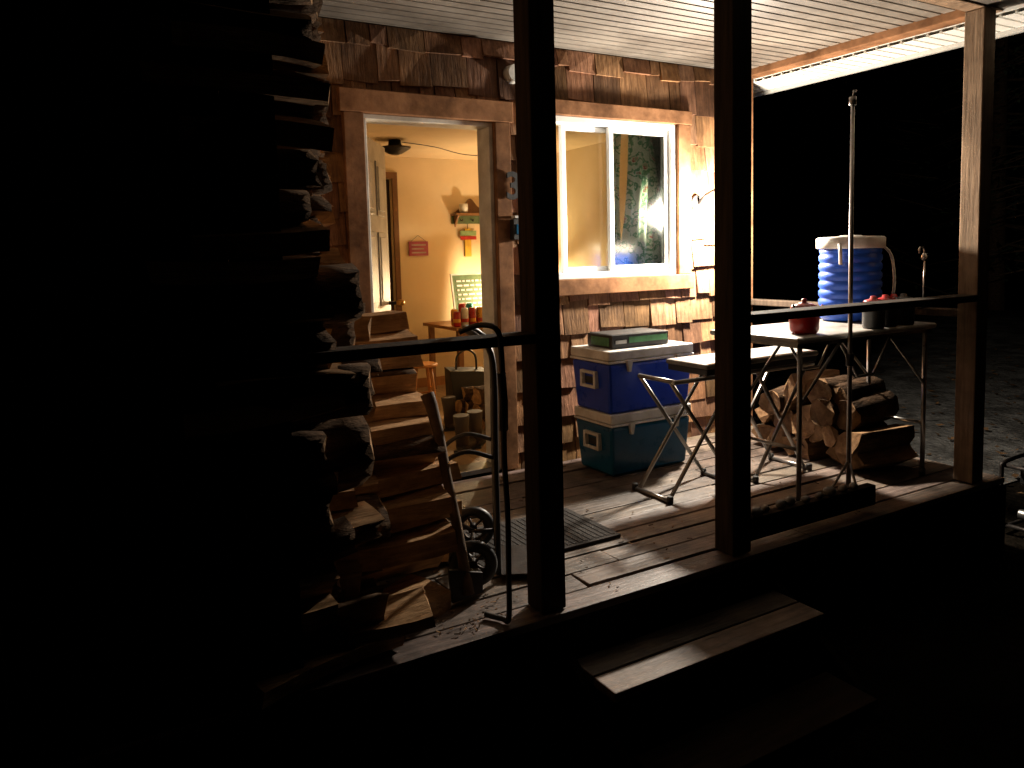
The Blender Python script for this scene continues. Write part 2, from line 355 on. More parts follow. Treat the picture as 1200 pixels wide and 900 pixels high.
# ================================================================ PORCH
po=E('porch')
FY=2.24
b=B(); y=FY
while y<W-.02:
    wd=.135; x=-2.6
    while x<4.42:
        L=ru(1.6,3.2); x1=min(x+L,4.42+ (ru(-.01,.01)))
        if 4.42-x1<.3: x1=4.42
        dz=ru(-.005,.003); tn=ru(.65,1.3); q=ru(-.003,.003)
        t3=(tn,tn*ru(.94,1.04),tn*ru(.9,1.08)); ya,yb=y+ru(0,.003),min(y+wd-ru(.006,.012),W-.062)
        b.hull([(x,ya,-.035),(x1-.004,ya,-.035),(x1-.004,yb,-.035),(x,yb,-.035),(x,ya,dz+q),(x1-.004,ya,dz-q),(x1-.004,yb,dz+q),(x,yb,dz-q)],M['deck'],t3)
        x=x1
        if x>=4.4: break
    y+=wd
b.done('deck_floor',po,bevel=.004)
b=B()
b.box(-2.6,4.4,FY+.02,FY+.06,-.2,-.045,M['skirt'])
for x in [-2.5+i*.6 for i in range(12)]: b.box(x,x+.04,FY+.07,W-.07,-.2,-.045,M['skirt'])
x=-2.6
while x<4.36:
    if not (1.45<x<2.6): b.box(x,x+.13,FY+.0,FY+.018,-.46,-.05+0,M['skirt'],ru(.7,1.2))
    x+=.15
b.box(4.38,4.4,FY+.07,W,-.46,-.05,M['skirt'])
b.done('skirting',po)
P1,P2,P3=1.455,2.41,4.19
def post(x,name,m,s_=.11):
    b=B(); b.box(x-s_/2,x+s_/2,2.265,2.265+s_,0,CH-.04,m); o=b.done(name,po,bevel=.006); return o
post(P1,'post_1',M['post'],.105); post(P2,'post_2',M['post'],.108); post(P3,'post_3',M['postlit'],.105); post(-1.0,'post_4',M['post'])
b=B(); b.box(-2.6,4.42,2.27,2.37,CH-.039,CH+.12,M['postlit']); b.done('front_beam',po,bevel=.005)
b=B(); b.box(4.2,4.31,2.38,W-.06,CH-.045,CH+.1,M['trim'],.9); b.done('side_beam',po,bevel=.004)
b=B()
for (x0,x1) in ((-.95,P1-.053),(P2+.055,P3-.053)): b.box(x0,x1,2.255,2.375,.985,1.020,M['post'],.9)
b.box(4.2,4.28,2.386,W-.057,.89,.93,M['post'],1.1)
b.box(P2+.055,3.35,2.29,2.34,.03,.13,M['post'],.8)
b.done('railings',po,bevel=.005)
def soffit(name,x0,x1,y0,y1,z,m):
    b=B(); prof=[]; y=y0
    while y<y1:
        ww=.062
        prof+=[(y,z),(min(y+ww,y1),z),(min(y+ww+.004,y1+.004),z+.012),(min(y+ww+.013,y1+.013),z+.012)]
        y+=ww+.017
    A=[b.bm.verts.new((x0,p[0],p[1])) for p in prof]; C=[b.bm.verts.new((x1,p[0],p[1])) for p in prof]
    b._f([b.bm.faces.new((A[i],C[i],C[i+1],A[i+1])) for i in range(len(A)-1)],m,1)
    b.box(x0,x1,y0,y1+.012,z+.02,z+.04,m)
    return b.done(name,po)
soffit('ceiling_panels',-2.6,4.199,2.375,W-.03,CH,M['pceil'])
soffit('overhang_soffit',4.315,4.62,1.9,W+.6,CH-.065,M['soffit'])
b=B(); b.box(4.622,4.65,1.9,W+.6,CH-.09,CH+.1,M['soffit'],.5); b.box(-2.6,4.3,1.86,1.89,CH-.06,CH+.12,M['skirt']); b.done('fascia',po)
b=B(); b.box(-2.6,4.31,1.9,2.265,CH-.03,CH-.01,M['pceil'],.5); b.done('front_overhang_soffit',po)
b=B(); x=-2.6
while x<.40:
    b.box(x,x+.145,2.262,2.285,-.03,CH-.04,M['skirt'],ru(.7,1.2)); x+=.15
b.done('added_dark_screen',po)  # added dark boards that keep the unlit left side black
b=B(); b.box(-2.6,-2.57,2.3,W,-.03,CH-.03,M['skirt']); b.done('added_dark_screen_end',po)  # end piece of the added dark boards
b=B(); b.box(1.50,2.56,2.10,2.225,-.215,-.18,M['deck'],.7); b.box(1.50,2.56,1.97,2.092,-.217,-.181,M['step'],1.3); b.box(1.50,2.56,1.985,2.0,-.30,-.218,M['shadestep'],.7) ; b.box(1.54,2.52,1.70,1.93,-.43,-.395,M['shadestep'],1)  # back board toned down, front board toned up: shade and lit stripe painted
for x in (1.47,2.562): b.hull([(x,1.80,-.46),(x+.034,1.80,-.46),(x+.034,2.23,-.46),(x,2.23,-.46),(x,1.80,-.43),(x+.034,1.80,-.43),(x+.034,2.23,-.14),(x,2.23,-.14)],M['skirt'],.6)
b.done('steps',po,bevel=.004)
b=B()
for _ in range(420):
    if random.random()<.6: x=1.0+abs(random.gauss(0,.28)); y=ru(2.28,3.6)
    else: x=ru(.9,4.3); y=ru(2.27,3.9)
    a=ru(0,6.28); L=ru(.003,.014); wd_=ru(.0015,.004); z=.004+ru(0,.002)
    c_,s_=math.cos(a),math.sin(a)
    P=[(x+c_*u*L-s_*v_*wd_,y+s_*u*L+c_*v_*wd_,z+h) for h in (0,ru(.001,.003)) for u,v_ in ((-1,-1),(1,-.6),(1,.7),(-1,1))]
    b.hull(P,random.choice([M['splity'],M['bark'],M['splity']]),ru(.3,.8))
b.done('wood_chips')

# ================================================================ WALL LANTERN
LX,LY,LZ=3.78,3.70,1.55
la=E('wall_lantern')
b=B(); b.tube([(LX,W-.005,LZ+.06),(LX,W-.05,LZ+.06)],.055,M['iron'],seg=20); b.tube([(LX,W-.05,LZ+.06),(LX,W-.12,LZ+.11),(LX,LY+.08,LZ+.14),(LX,LY,LZ+.125)],.011,M['iron'])
b.lathe((LX,LY,LZ+.055),[(.042,-.003),(.044,.0),(.03,.045),(.02,.08)],M['iron'])
b.done('bracket_and_socket',la)
def plight(name,loc,P,c,r,parent):
    d=bpy.data.lights.new(name,'POINT'); d.energy=P; d.color=c; d.shadow_soft_size=r
    o=bpy.data.objects.new(name,d); COL.objects.link(o); o.location=loc; o.parent=parent
plight('bulb',(LX,LY,LZ),400,(1,.89,.74),.055,la)

# ================================================================ WOODPILE LEFT
b=B()
z=.07
while z<2.44:
    y=2.36
    while y<3.86:
        r=ru(.055,.085)
        end=.69+(y-2.35)*.275+ru(-.06,.06)
        if z<1.05 and y>2.55: end+=.12
        if z<.5 and y>2.6: end+=.03
        if z>1.3: end-=.02
        end=min(end,1.25)
        L=ru(.38,.5); kd=random.choice(['split','split','board','round'])
        b.log((end-L/2,y+ru(-.015,.015),z+ru(-.02,.02)),L,r,ru(-.12,.12),ru(-.06,.06),roll=(ru(-.25,.25) if kd=='board' else None),kind=kd,t=ru(.7,1.2))
        b.log((end-L-.2,y,z),.42,r,ru(-.05,.05),0,t=.6)
        y+=r*ru(1.5,1.9)
    z+=.108
b.log((.48,2.36,1.19),.6,.092,.02,0,kind='round'); b.log((.50,2.37,.88),.62,.085,-.03,0,kind='round',t=.9)
b.log((.57,2.40,.67),.5,.08,.08,0); b.log((.59,2.42,.42),.5,.09,.1,0)
for (x_,y_,z_,L_,r_,ya,ro,t_,k_) in ((.62,2.37,.04,.5,.085,.25,.05,1.1,'board'),(.88,2.52,.035,.5,.085,.35,.0,1.2,'board'),(.62,2.35,.12,.42,.06,.1,.5,.9,'split'),(.80,2.40,.10,.4,.07,-.2,0.1,1.1,'board'),
  (1.10,2.95,.06,.45,.085,-.3,.4,1.1,'split'),(1.06,3.15,.19,.45,.085,.2,1,1.1,'split'),(1.0,2.75,.12,.45,.09,.1,1.3,1.2,'split'),
  (.98,2.70,.24,.46,.10,-.1,.05,1.2,'board'),(1.0,2.74,.31,.5,.10,.12,-.08,1.3,'board'),(.97,2.70,.385,.46,.10,-.08,.1,1.1,'board'),(1.02,2.76,.455,.50,.10,.15,-.05,1.3,'board'),
  (.98,2.76,.54,.46,.085,-.08,1.5,1.2,'split'),(1.0,2.84,.63,.46,.10,.1,.08,1.2,'board'),(1.02,2.92,.70,.44,.10,.1,.05,1.3,'board'),(1.0,2.95,.785,.44,.075,0,1.5,1.2,'split'),(1.03,3.05,.88,.44,.095,.05,0,1.3,'board'),(1.04,3.1,.95,.44,.09,-.05,.1,1.2,'board'),(1.02,3.15,1.02,.44,.085,.05,-.1,1.2,'board')):
    b.log((x_,y_,z_),L_,r_,ya,0,roll=ro,t=t_,kind=k_)
b.done('firewood_stack')
b=B()
for row,(n_,z) in enumerate(((7,.07),(6,.19),(5,.31),(3,.42))):
    for i in range(n_):
        y=2.68+row*.07+i*.135; r=ru(.07,.092)
        b.log((4.02+ru(-.05,.04),y,z+ru(-.01,.02)),.38,r,ru(-.25,.25),ru(-.08,.08),t=ru(.4,.7),kind=random.choice(['split','split','round']))
b.done('firewood_stack')

# ================================================================ AXE / HAND TRUCK / CORD / MAT
ax=B(); 
hp=[(1.225,2.50,.03),(1.225,2.535,.14),(1.22,2.58,.30),(1.21,2.63,.46),(1.205,2.68,.62),(1.195,2.715,.72),(1.185,2.73,.765)]
ax.tube(hp,[.023,.021,.019,.019,.021,.025,.028],M['handle'],.8,seg=10)
P=[(1.13,2.475,.0),(1.26,2.475,.01),(1.26,2.525,.01),(1.13,2.492,.0),(1.12,2.475,.13),(1.26,2.475,.09),(1.26,2.525,.09),(1.12,2.492,.13)]
P=[Vector(p)+Vector((.03,.03,.01)) for p in P]
ax.hull(P,M['iron'])
ax.done('axe',bevel=.003)
ht=E('hand_truck')
U=Vector((.46,.888,0)); V=Vector((-.888,.46,0)); A0=Vector((1.41,2.60,0)); B0=A0+U*.30; Zv=Vector((0,0,1))
b=B(); bl=M['black']
b.tube(smooth([A0+Zv*.03,A0+Zv*.5,A0+V*.0+Zv*.88,A0+V*.05+U*.02+Zv*.97,A0+V*.10+U*.10+Zv*1.0,B0+V*.10-U*.10+Zv*1.0,B0+V*.05-U*.02+Zv*.97,B0+Zv*.88,B0+Zv*.5,B0+Zv*.03]),.0125,bl)
for h in (.25,.5,.72): b.tube([A0+Zv*h,B0+Zv*h],.010,bl)
for Q in (A0,B0): 
    b.tube(smooth([Q+Zv*.50,Q+V*.12+Zv*.53,Q+V*.22+Zv*.47,Q+V*.27+Zv*.34,Q+V*.24+Zv*.2,Q+V*.10+Zv*.10]),.009,bl)
    b.tube([Q+Zv*.10,Q+V*.12+Zv*.10],.009,M['iron'])
b.done('frame',ht)
b=B()
for Q in (A0-U*.05,B0+U*.05):
    c=Q+V*.10+Zv*.098; e1,e2=b.ring(c,U,.075,.021,bl); b.ring(c,U,.052,.006,M['iron'],2)
    for k in range(5): a=k*1.2566; b.tube([c,c+(e1*math.cos(a)+e2*math.sin(a))*.055],.006,M['iron'],2)
    b.tube([c-U*.02,c+U*.02],.018,M['iron'])
b.tube([A0-U*.05+V*.10+Zv*.098,B0+U*.05+V*.10+Zv*.098],.008,M['iron'])
b.done('wheels_and_axle',ht)
b=B(); P=[A0-V*.18,A0,B0,B0-V*.18]; b.hull([p+Zv*.022 for p in P]+[p+Zv*.028 for p in P],M['iron']); b.done('toe_plate',ht)
b=B(); pts=[(1.16,2.37,1.035),(1.205,2.31,1.06),(1.235,2.25,1.05),(1.25,2.245,.99),(1.258,2.25,.8),(1.255,2.25,.6),(1.262,2.25,.4),(1.26,2.25,.2),(1.262,2.262,.03),(1.255,2.30,.012),(1.22,2.36,.012)]
b.tube(smooth(pts),.010,M['black'],seg=8); b.tube([(1.25,2.246,.9),(1.258,2.25,.8),(1.256,2.25,.7)],.015,M['black']); b.done('extension_cord')
b=B(); b.box(1.30,2.10,2.70,3.14,.004,.018,M['mat'])
for i in range(26): b.box(1.315+i*.030,1.333+i*.030,2.72,3.12,.0185,.0205,M['mat'],.8)
b.done('door_mat',rotz=0)

# ================================================================ COOLERS
def cooler(name,x0,x1,y0,y1,z0,h,m):
    e=E(name); t=.02; lz=z0+h-.075
    b=B(); b.hull([(x0+t,y0+t,z0),(x1-t,y0+t,z0),(x1-t,y1-t,z0),(x0+t,y1-t,z0),(x0,y0,lz),(x1,y0,lz),(x1,y1,lz),(x0,y1,lz)],m); b.done('body',e,bevel=.018)
    b=B(); b.box(x0-.008,x1+.008,y0-.008,y1+.008,lz+.002,lz+.018,M['white'],.95); b.box(x0-.004,x1+.004,y0-.004,y1+.004,lz+.02,z0+h,M['white']); b.done('lid',e,bevel=.014)
    b=B(); xx=x0; zc=lz-.10; yc=(y0+y1)/2; s=-.018
    b.box(xx+s,xx-.0+.012,yc-.075,yc-.055,zc-.05,zc+.05,M['white']); b.box(xx+s,xx+.012,yc+.055,yc+.075,zc-.05,zc+.05,M['white'])
    b.box(xx+s,xx-.004,yc-.0545,yc+.0545,zc-.05,zc-.032,M['white']); b.box(xx+s,xx+.012,yc-.0545,yc+.0545,zc+.032,zc+.05,M['white'])
    b.box(xx+.006,xx+.018,yc-.054,yc+.054,zc-.03,zc+.03,M['black'])
    b.box(x1-.012,x1+.018,yc-.07,yc+.07,zc+.03,zc+.05,M['white'])
    for xx in (x0+.12,x1-.14): b.hull([(xx+.012,y0-.016,lz-.05),(xx+.03,y0-.016,lz-.05),(xx+.03,y0+.01,lz-.05),(xx+.012,y0+.01,lz-.05),(xx,y0-.018,lz+.02),(xx+.042,y0-.018,lz+.02),(xx+.042,y0+.0,lz+.02),(xx,y0+.0,lz+.02)],M['white'],.9)
    b.done('handles_and_latches',e,bevel=.003)
cooler('cooler',2.62,3.22,3.44,3.80,.004,.365,M['teal'])
cooler('cooler',2.60,3.23,3.43,3.80,.371,.365,M['blue'])
b=B(); b.box(2.68,3.10,3.50,3.74,.738,.815,M['black']); b.box(2.80,3.09,3.4965,3.4995,.765,.80,M['green']); b.box(2.69,3.09,3.51,3.73,.8155,.818,M['black'],1.5); b.box(2.70,2.78,3.493,3.496,.765,.785,M['white'],.6); b.box(2.6765,2.6795,3.53,3.7,.75,.80,M['green']); b.done('gear_box',bevel=.002)

# ================================================================ TABLES
t1=E('folding_table'); al=M['alu']
b=B(); b.box(2.83,3.70,2.90,3.22,.672,.70,M['grey']); b.done('top',t1,bevel=.01)
b=B(); b.box(2.84,3.69,2.91,3.21,.64,.671,M['black'],1.5); b.done('apron',t1,bevel=.003)
b=B()
for y in (2.94,3.18):
    for (xa,xb) in ((2.60,3.10),(3.22,3.66)):
        b.tube([(xa,y,.012),(xb-.02,y,.62)],.011,al); b.tube([(xb,y+.025,.012),(xa+.04,y+.025,.62)],.011,al)
for x_,z_ in ((2.60,.013),(3.10,.013),(3.22,.013),(3.66,.013),(2.64,.625),(3.08,.625),(3.26,.625),(3.64,.625)):
    b.tube([(x_,2.93,z_),(x_,3.215,z_)],.012,al)
b.tube([(2.62,2.925,.625),(3.68,2.925,.625)],.012,al)
for x_ in (2.6,3.1,3.22,3.66):
    for y in (2.93,3.21): b.lathe((x_,y,.0),[(.016,0.003),(.018,.03),(.014,.04)],M['black'],seg=10)
b.done('legs',t1)
t2=E('folding_table')
X0,X1,Y0,Y1,Z=3.0,4.13,2.47,3.06,.86
b=B(); b.box(X0,X1,Y0,Y1,Z-.03,Z,M['grey'],1.1); b.done('top',t2,bevel=.012)
b=B(); b.box(X0+.02,X1-.02,Y0+.02,Y1-.02,Z-.05,Z-.0305,al,.5)
YL=(Y0+.04,2.85)
for x_ in (X0+.06,X1-.05):
    for y in YL:
        b.tube([(x_,y,.01),(x_,y,Z-.04)],.0125,al); b.lathe((x_,y,0),[(.017,.003),(.019,.035),(.014,.045)],M['black'],seg=10)
    b.tube([(x_,YL[0],.3),(x_,YL[1],.3)],.009,al)
for y in YL:
    b.tube([(X0+.06,y,.52),(X0+.36,y,Z-.05)],.008,al); b.tube([(X1-.05,y,.52),(X1-.36,y,Z-.05)],.008,al)
    b.tube([(X0+.5,y,.62),(X1-.5,y,.62)],.008,al)
    b.tube([(X0+.5,y,.62),(X0+.36,y,Z-.05)],.008,al); b.tube([(X1-.5,y,.62),(X1-.36,y,Z-.05)],.008,al)
b.done('frame',t2)
b=B(); b.tube([(3.345,2.44,.012),(3.34,2.44,1.97)],[.0125,.009],al,1.5); b.tube([(3.34,2.44,1.97),(3.34,2.44,2.01)],.017,al); b.tube([(3.34,2.44,1.99),(3.35,2.44,2.04),(3.365,2.44,2.04)],.006,al)
for a in (0.3,2.4,4.5): b.tube([(3.345,2.44,.22),(3.345+.13*math.cos(a),2.44+.1*math.sin(a),.01)],.007,al)
b.tube([(3.343,2.44,.7),(3.343,2.44,.76)],.02,M['black']); b.done('lantern_pole')
wj=E('water_jug')
b=B(); pr=[(.135,0),(.150,.012)]
for i in range(7):
    z0=.03+i*.048; pr+=[(.152,z0),(.160,z0+.011),(.160,z0+.033),(.152,z0+.043)]
pr+=[(.156,.37),(.158,.39)]
b.lathe((0,0,.002),pr,M['jug'],seg=36); b.done('body',wj)
b=B(); b.lathe((0,0,.393),[(.165,0),(.174,.006),(.174,.055),(.165,.063),(.06,.068),(.05,.072)],M['white'],seg=36)
b.tube(smooth([(.13,-.12,.40),(.18,-.14,.34),(.17,-.16,.2),(.165,-.15,.1)]),.008,M['white']); b.tube(smooth([(-.17,-.03,.42),(-.2,-.05,.38),(-.195,-.05,.31)]),.009,M['white'])
b.tube([(0,-.15,.04),(0,-.20,.04)],.014,M['white']); b.tube([(0,-.19,.04),(0,-.19,.01)],.012,M['white']); b.done('lid_handle_and_spigot',wj)
wj.location=(3.945,2.885,Z+.001); wj.scale=(1.07,1.07,1.06); wj.rotation_euler[2]=.15
b=B(); c=(3.20,2.60,Z+.002); b.lathe(c,[(.06,0),(.072,.02),(.074,.09),(.066,.13),(.06,.14),(.03,.15),(.012,.155),(.014,.17),(.004,.175)],M['red'],seg=24); b.tube(smooth([(3.135,2.6,Z+.11),(3.12,2.6,Z+.15),(3.125,2.57,Z+.08)]),.006,M['iron']); b.tube([(3.26,2.58,Z+.07),(3.295,2.56,Z+.14)],[.014,.009],M['red']); b.done('kettle')
def pot(x,y,r,h,mt,lid):
    b=B(); b.lathe((x,y,Z+.002),[(r*.92,0),(r,.01),(r,h),(r*1.06,h),(r*1.06,h+.008),(r*.9,h+.012)],mt); b.lathe((x,y,Z+h+.015),[(r,.0),(r*.8,.014),(.02,.02),(.016,.034),(.005,.036)],lid); b.tube([(x+r,y,Z+h*.8),(x+r+.05,y-.04,Z+h*.85)],.008,M['black']); b.done('cooking_pot')
pot(3.64,2.52,.055,.12,M['black'],M['red']); pot(3.77,2.54,.06,.12,M['iron'],M['red']); pot(3.91,2.53,.055,.12,M['iron'],M['black']); pot(3.99,2.64,.055,.11,M['black'],M['red'])
b=B(); hx,hy=4.24,2.62
b.tube([(hx,hy,.93),(hx,hy,1.22)],.006,al); b.tube(smooth([(hx,hy,1.22),(hx-.01,hy+.0,1.27),(hx-.05,hy,1.27),(hx-.05,hy,1.24)]),.006,al); b.lathe((hx,hy,1.2),[(.014,0),(.02,.02),(.014,.04)],al,seg=12); b.box(hx-.05,hx+.05,hy-.02,hy+.02,.931,.96,M['iron']); b.done('utensil_hook')
b=B()
for i in range(9):
    x_=2.53+i*.085+ru(-.012,.012); s_=ru(.022,.034)
    b.lathe((x_,2.315+ru(-.01,.01),.131),[(s_*.6,0),(s_,s_*.4),(s_*.9,s_*.9),(s_*.4,s_*1.25)],M['stone'],seg=9,sx=ru(.8,1.25),sy=ru(.7,1))
b.done('river_stones')
ge=E('portable_generator'); gx,gy,g0=4.95,2.24,-.45
b=B()
for yy in (gy-.18,gy+.18): b.tube(smooth([(gx-.2,yy,g0+.04),(gx-.22,yy,g0+.12),(gx-.22,yy,g0+.38),(gx-.17,yy,g0+.44),(gx+.3,yy,g0+.44),(gx+.36,yy,g0+.38),(gx+.36,yy,g0+.12),(gx+.34,yy,g0+.04),(gx-.2,yy,g0+.04)],4),.012,M['iron'],.8)
for xx in (gx-.2,gx+.33): b.tube([(xx,gy-.18,g0+.42),(xx,gy+.18,g0+.42)],.012,M['iron']); b.tube([(xx,gy-.18,g0+.06),(xx,gy+.18,g0+.06)],.012,M['iron'])
b.done('tube_frame',ge)
b=B(); b.box(gx-.12,gx+.26,gy-.13,gy+.13,g0+.3,g0+.41,M['black']); b.lathe((gx+.05,gy,g0+.41),[(.04,0),(.04,.02),(.01,.025)],al); b.done('fuel_tank',ge,bevel=.03)
b=B(); b.box(gx-.1,gx+.12,gy-.1,gy+.1,g0+.07,g0+.27,M['iron']); b.tube([(gx+.13,gy,g0+.16),(gx+.3,gy,g0+.16)],.085,M['iron'],seg=20)
for i in range(5): b.box(gx-.14,gx-.101,gy-.08,gy+.08,g0+.09+i*.035,g0+.105+i*.035,al)
b.tube([(gx-.17,gy-.05,g0+.14),(gx-.17,gy+.1,g0+.14)],.03,al); b.done('engine',ge,bevel=.006)

# ================================================================ INTERIOR
TH=.655; TX=2.96
b=B(); b.box(TX,3.98,6.12,6.86,TH-.03,TH,M['pine'],.6)
for x_ in (TX+.04,3.88):
    for y in (6.16,6.78): b.box(x_,x_+.05,y,y+.05,.001,TH-.031,M['pine'],.45)
b.box(TX+.09,3.88,6.17,6.19,TH-.11,TH-.031,M['pine'],.45); b.done('side_table',bevel=.004)
for i in range(13):
    b=B(); row=i%2; x_=TX+.045+(i//2)*.078+row*.03; y=6.19+row*.11; mm_=M[('red','gold','white','red','red','turq','gold','white','red','gold','red','red','white')[i]]; hh=random.choice([1,1.1,1.45]) if row else random.choice([1,1,1.2])
    b.lathe((x_,y,TH+.001),[(.026,0),(.034,.012),(.034,.12*hh),(.028,.138*hh),(.024,.138*hh)],mm_,seg=16); b.lathe((x_,y,TH+.04),[(.0345,0),(.0348,.002),(.0348,.03),(.0345,.032)],M['gold' if mm_ is M['red'] else 'red'],seg=16); b.done('drink_can')
b=B(); Mx=Matrix.Translation((3.18,6.46,TH+.002))@Matrix.Rotation(-.2,4,'X')
b.box(-.04,.40,0,.012,0,.46,M['greenp'],.8,Mx); b.box(-.055,-.04,-.006,.014,0,.475,M['white'],1,Mx); b.box(.40,.415,-.006,.014,0,.475,M['white'],1,Mx); b.box(-.04,.40,-.006,.014,.46,.475,M['white'],1,Mx)
for i in range(9):
    xx=.0
    while xx<.34:
        L_=ru(.02,.07); b.box(xx,min(xx+L_,.37),-.004,-.0005,.05+i*.043,.066+i*.043,M['white'],1,Mx); xx+=L_+.015
b.done('letter_board')
L2=(3.72,6.30); tl=E('table_lamp')
b=B(); b.lathe((*L2,TH+.001),[(.07,0),(.07,.015),(.02,.03),(.015,.2),(.01,.22)],M['gold'],.8); b.done('base',tl)
plight('bulb',(*L2,TH+.29),72,(1,.74,.42),.045,tl)
b=B(); seg=24; c0=[b.bm.verts.new((L2[0]+math.cos(k*6.2832/seg)*.1,L2[1]+math.sin(k*6.2832/seg)*.1,TH+.40)) for k in range(seg)]; c1=[b.bm.verts.new((L2[0]+math.cos(k*6.2832/seg)*.125,L2[1]+math.sin(k*6.2832/seg)*.125,TH+.35)) for k in range(seg)]
b._f([b.bm.faces.new((c0[k],c0[(k+1)%seg],c1[(k+1)%seg],c1[k])) for k in range(seg)],M['shade'],1,True); b.done('shade',tl)
b=B(); sx_,sy_=2.50,5.85; b.lathe((sx_,sy_,.385),[(.12,0),(.135,.006),(.135,.022),(.12,.028)],M['pine'],1.3)
for a in (.6,2.17,3.74,5.31): b.tube([(sx_+.085*math.cos(a),sy_+.085*math.sin(a),.39),(sx_+.14*math.cos(a),sy_+.14*math.sin(a),.003)],[.016,.013],M['pine'],1.2)
for a,h in ((.6,.15),(2.17,.2),(3.74,.15),(5.31,.2)):
    a2=a+1.57; rr=.12; b.tube([(sx_+rr*math.cos(a),sy_+rr*math.sin(a),h),(sx_+rr*math.cos(a2),sy_+rr*math.sin(a2),h)],.008,M['pine'],1.2)
b.done('stool')
b=B(); q=M['greenp']; sxx=3.58; 
b.box(sxx-.22,sxx+.22,6.86,6.99,1.69,1.71,M['pine'],.35)
N_=18
top=[(sxx-.2+.4*i/N_, 1.712+.13*math.exp(-((i/N_-.5)/.25)**2)+.02*math.sin(i/N_*9.4)**2) for i in range(N_+1)]
for i in range(N_): b.hull([(top[i][0],6.978,1.711),(top[i+1][0],6.978,1.711),(top[i+1][0],6.998,1.711),(top[i][0],6.998,1.711),(top[i][0],6.978,top[i][1]),(top[i+1][0],6.978,top[i+1][1]),(top[i+1][0],6.998,top[i+1][1]),(top[i][0],6.998,top[i][1])],M['pine'],.3)
b.box(sxx-.21,sxx+.21,6.975,6.998,1.61,1.689,q,.7)
for xx in (sxx-.19,sxx+.18): b.hull([(xx,6.97,1.58),(xx+.015,6.97,1.58),(xx+.015,6.974,1.58),(xx,6.974,1.58),(xx,6.88,1.689),(xx+.015,6.88,1.689),(xx+.015,6.974,1.689),(xx,6.974,1.689)],M['pine'],.35)
for xx in (-.12,0,.12): b.tube([(sxx+xx,6.97,1.65),(sxx+xx,6.93,1.635),(sxx+xx,6.925,1.655)],.006,M['iron'])
b.done('wall_shelf')
b=B(); b.lathe((sxx-.11,6.92,1.711),[(.035,0),(.045,.02),(.045,.09),(.04,.095)],M['white'],.9); b.done('mug')
b=B(); b.box(2.90,3.10,6.98,6.998,1.30,1.44,M['pink']); b.tube([(2.92,6.985,1.44),(3.0,6.99,1.50),(3.08,6.985,1.44)],.002,M['iron'])
for i in range(3): b.box(2.925,3.075-.02*(i%2),6.976,6.9795,1.325+i*.037,1.338+i*.037,M['white'],.7)
b.done('painted_sign')
b=B(); cx_=3.54; b.box(cx_-.035,cx_+.035,6.975,6.995,1.28,1.56,M['yellow']); b.box(cx_-.09,cx_+.09,6.965,6.974,1.49,1.54,M['greenp'],2); b.box(cx_-.09,cx_+.09,6.965,6.974,1.45,1.485,M['red']); b.tube([(cx_,6.98,1.56),(cx_,6.985,1.64)],.003,M['iron']); b.done('hanging_sign')
b=B(); b.lathe((2.40,6.0,2.13),[(.03,0),(.06,.01),(.12,.045),(.14,.06),(.06,.075),(.05,.12)],M['iron'],.8,seg=8); b.done('ceiling_light')
b=B(); b.tube(smooth([(2.46,6.0,2.235),(2.8,6.1,2.225),(3.2,6.3,2.2),(3.7,6.5,2.235)]),.004,M['black'],seg=6); b.done('ceiling_cable')
b=B()
for row,(n_,z) in enumerate(((4,.06),(3,.16),(2,.25))):
    for i in range(n_): b.log((2.66+ru(-.05,.05),4.86+row*.05+i*.125,z),.34,ru(.045,.065),ru(-.5,.5),0,t=ru(.6,1.1),kind=random.choice(['split','round']))
b.done('kindling_stack')
b=B(); bx,by=2.70,5.42
P=[(bx-.14,by-.09,.002),(bx+.15,by-.09,.002),(bx+.15,by+.09,.002),(bx-.14,by+.09,.002),(bx-.17,by-.06,.40),(bx+.16,by-.07,.37),(bx+.17,by+.06,.39),(bx-.16,by+.07,.42)]
b.hull(P,M['black']); b.box(bx-.07,bx+.05,by-.098,by-.092,.12,.26,M['white'],.8); b.tube(smooth([(bx-.09,by,.38),(bx-.08,by,.5),(bx,by,.55),(bx+.08,by,.5),(bx+.09,by,.37)]),.009,M['black']); b.done('tote_bag',bevel=.02)
for k,(x_,y_,yw) in enumerate(((2.24,4.52,.6),(2.36,4.60,.9),(2.46,5.10,-.4))):
    b=B(); R=Matrix.Translation((x_,y_,0))@Matrix.Rotation(yw,4,'Z')
    b.tube([R@Vector((p,0,.045)) for p in (-.10,-.04,.04,.11,.145)],[.03,.046,.046,.042,.02],M['dark'],.7,seg=12); b.tube([R@Vector((-.06,0,.05)),R@Vector((-.065,0,.16)),R@Vector((-.07,0,.25))],[.046,.046,.055],M['dark'],.9,seg=12)
    b.box(-.11,.15,-.042,.042,.003,.02,M['black'],1,R); b.done('boot')
b=B(); q0=.20
for dx,dy in ((0,0),(.05,.02),(.1,0)): b.tube([(2.44+q0+dx,4.7+dy,.1),(2.44+q0+dx,4.7+dy,.68)],.006,M['iron']); b.tube([(2.44+q0+dx,4.7+dy,.68),(2.44+q0+dx,4.7+dy,.75)],.012,M['iron']); b.box(2.42+q0+dx,2.46+q0+dx,4.69+dy,4.71+dy,.04,.1,M['iron'])
b.lathe((2.49+q0,4.7,.003),[(.07,0),(.07,.015),(.02,.025)],M['iron']); b.tube([(2.49+q0,4.73,.02),(2.49+q0,4.73,.72)],.008,M['iron']); b.tube([(2.42+q0,4.72,.6),(2.56+q0,4.72,.6)],.006,M['iron']); b.done('fireplace_tools')
b=B(); b.lathe((2.66,W+.2,1.10),[(.028,0),(.03,.01),(.03,.11),(.012,.15),(.012,.18)],M['turq']); b.done('bottle')
b=B(); b.box(2.45,3.7,W+.121,W+.30,1.075,1.0995,M['door']); b.done('window_sill',cab)

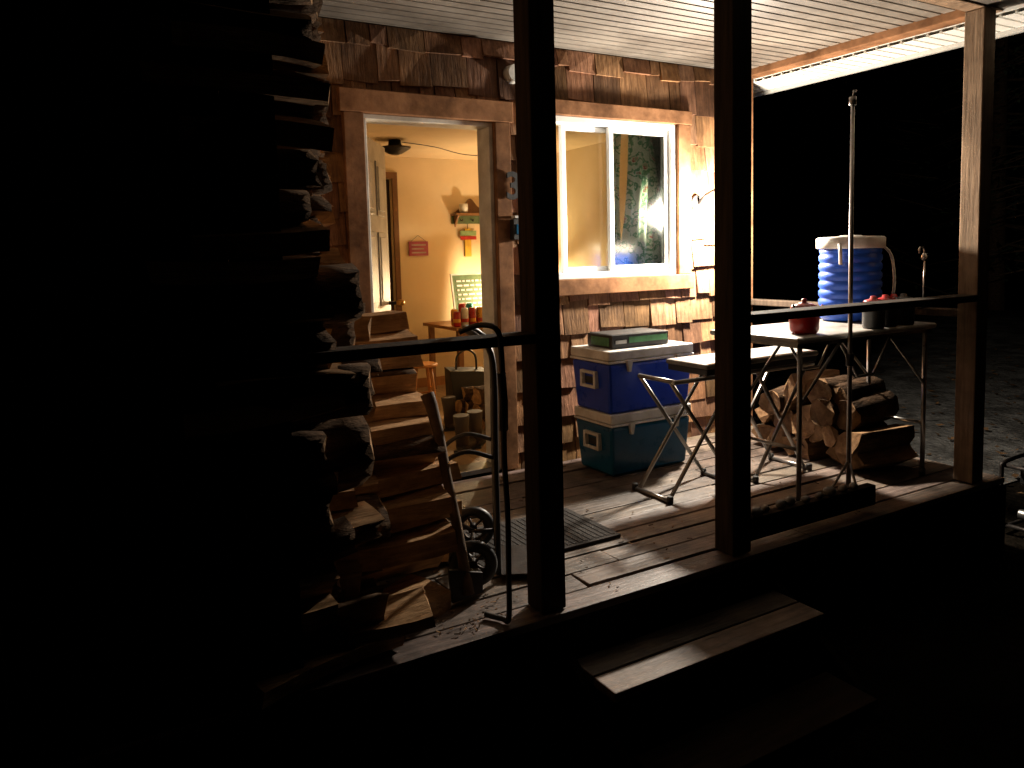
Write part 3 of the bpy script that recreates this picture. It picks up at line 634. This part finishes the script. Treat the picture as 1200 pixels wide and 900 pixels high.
# ================================================================ TREES
def tree_mesh(seed,h):
    random.seed(seed); b=B()
    b.tube([(0,0,-.3),(.03,0,h*.4),(0,.05,h*.75),(0,0,h)],[.2,.15,.08,.015],M['bark'],seg=9)
    z=h*.12
    while z<h*.98:
        L=(h-z)*.30+.25; 
        for k in range(random.randint(4,6)):
            a=ru(0,6.28); l_=L*ru(.6,1.1); e=Vector((math.cos(a)*l_,math.sin(a)*l_,z-l_*ru(.12,.35)))
            o=Vector((0,0,z)); b.tube([o,o.lerp(e,.5)+Vector((0,0,.05)),e],[.03,.018,.006],M['bark'],seg=5,cap=False)
            for q in range(20):
                t=ru(.15,1.05); p=o.lerp(e,t)+Vector((ru(-1,1),ru(-1,1),ru(-.7,.4)))*.16*(1.3-t*.5)
                d1=Vector((math.cos(a+ru(-1.2,1.2)),math.sin(a+ru(-1.2,1.2)),ru(-.5,.2)))*ru(.12,.24); d2=d1.cross(Vector((ru(-.4,.4),ru(-.4,.4),1))).normalized()*.035
                tn=ru(.5,1.5); b._f([b.bm.faces.new([b.bm.verts.new(p-d2),b.bm.verts.new(p+d1*.6-d2*.6),b.bm.verts.new(p+d1),b.bm.verts.new(p+d2)])],M['foli'],tn)
        z+=ru(.28,.42)
    o=b.done('pine_tree'); return o
T=[tree_mesh(3,9),tree_mesh(5,11)]
T[0].location=(14,10.5,-.5); T[1].location=(18,8.2,-.5)
for i,(x,y,s_) in enumerate(((21,15,1.2),(20,10.5,1.1),(24,9,1.3),(15,13,1),(26,13,1.3),(20,5.5,1.1),(12,17,1.1),(-9,9,1))):
    o=bpy.data.objects.new('pine_tree',T[i%2].data); COL.objects.link(o); o.location=(x,y,-.55); o.scale=(s_,)*3; o.rotation_euler[2]=i*1.7

# ================================================================ WORLD / CAMERA
wd=bpy.data.worlds.new('World'); S.world=wd; wd.use_nodes=True
n=wd.node_tree.nodes; l=wd.node_tree.links; bg=n['Background']; sk=n.new('ShaderNodeTexSky'); sk.sky_type='NISHITA'; sk.sun_disc=False
sk.sun_elevation=math.radians(-4); sk.sun_rotation=math.radians(200); l.new(sk.outputs[0],bg.inputs[0]); bg.inputs[1].default_value=.004
cam=bpy.data.cameras.new('camera'); co=bpy.data.objects.new('camera',cam); COL.objects.link(co); S.camera=co
cam.lens=27; cam.sensor_width=36; cam.clip_end=1000; cam.clip_start=.05
th=math.radians(30); p=math.atan(80/900); s=.026; c=math.sqrt(1-s*s); cam.shift_y=-73/1200
F=Vector((math.sin(th)*math.cos(p),math.cos(th)*math.cos(p),-math.sin(p))); R0=Vector((math.cos(th),-math.sin(th),0)); U0=R0.cross(F)
Rc=R0*c-U0*s; Uc=R0*s+U0*c
mt=Matrix((Rc,Uc,-F)).transposed().to_4x4(); mt.translation=(0,0,1.3); co.matrix_world=mt
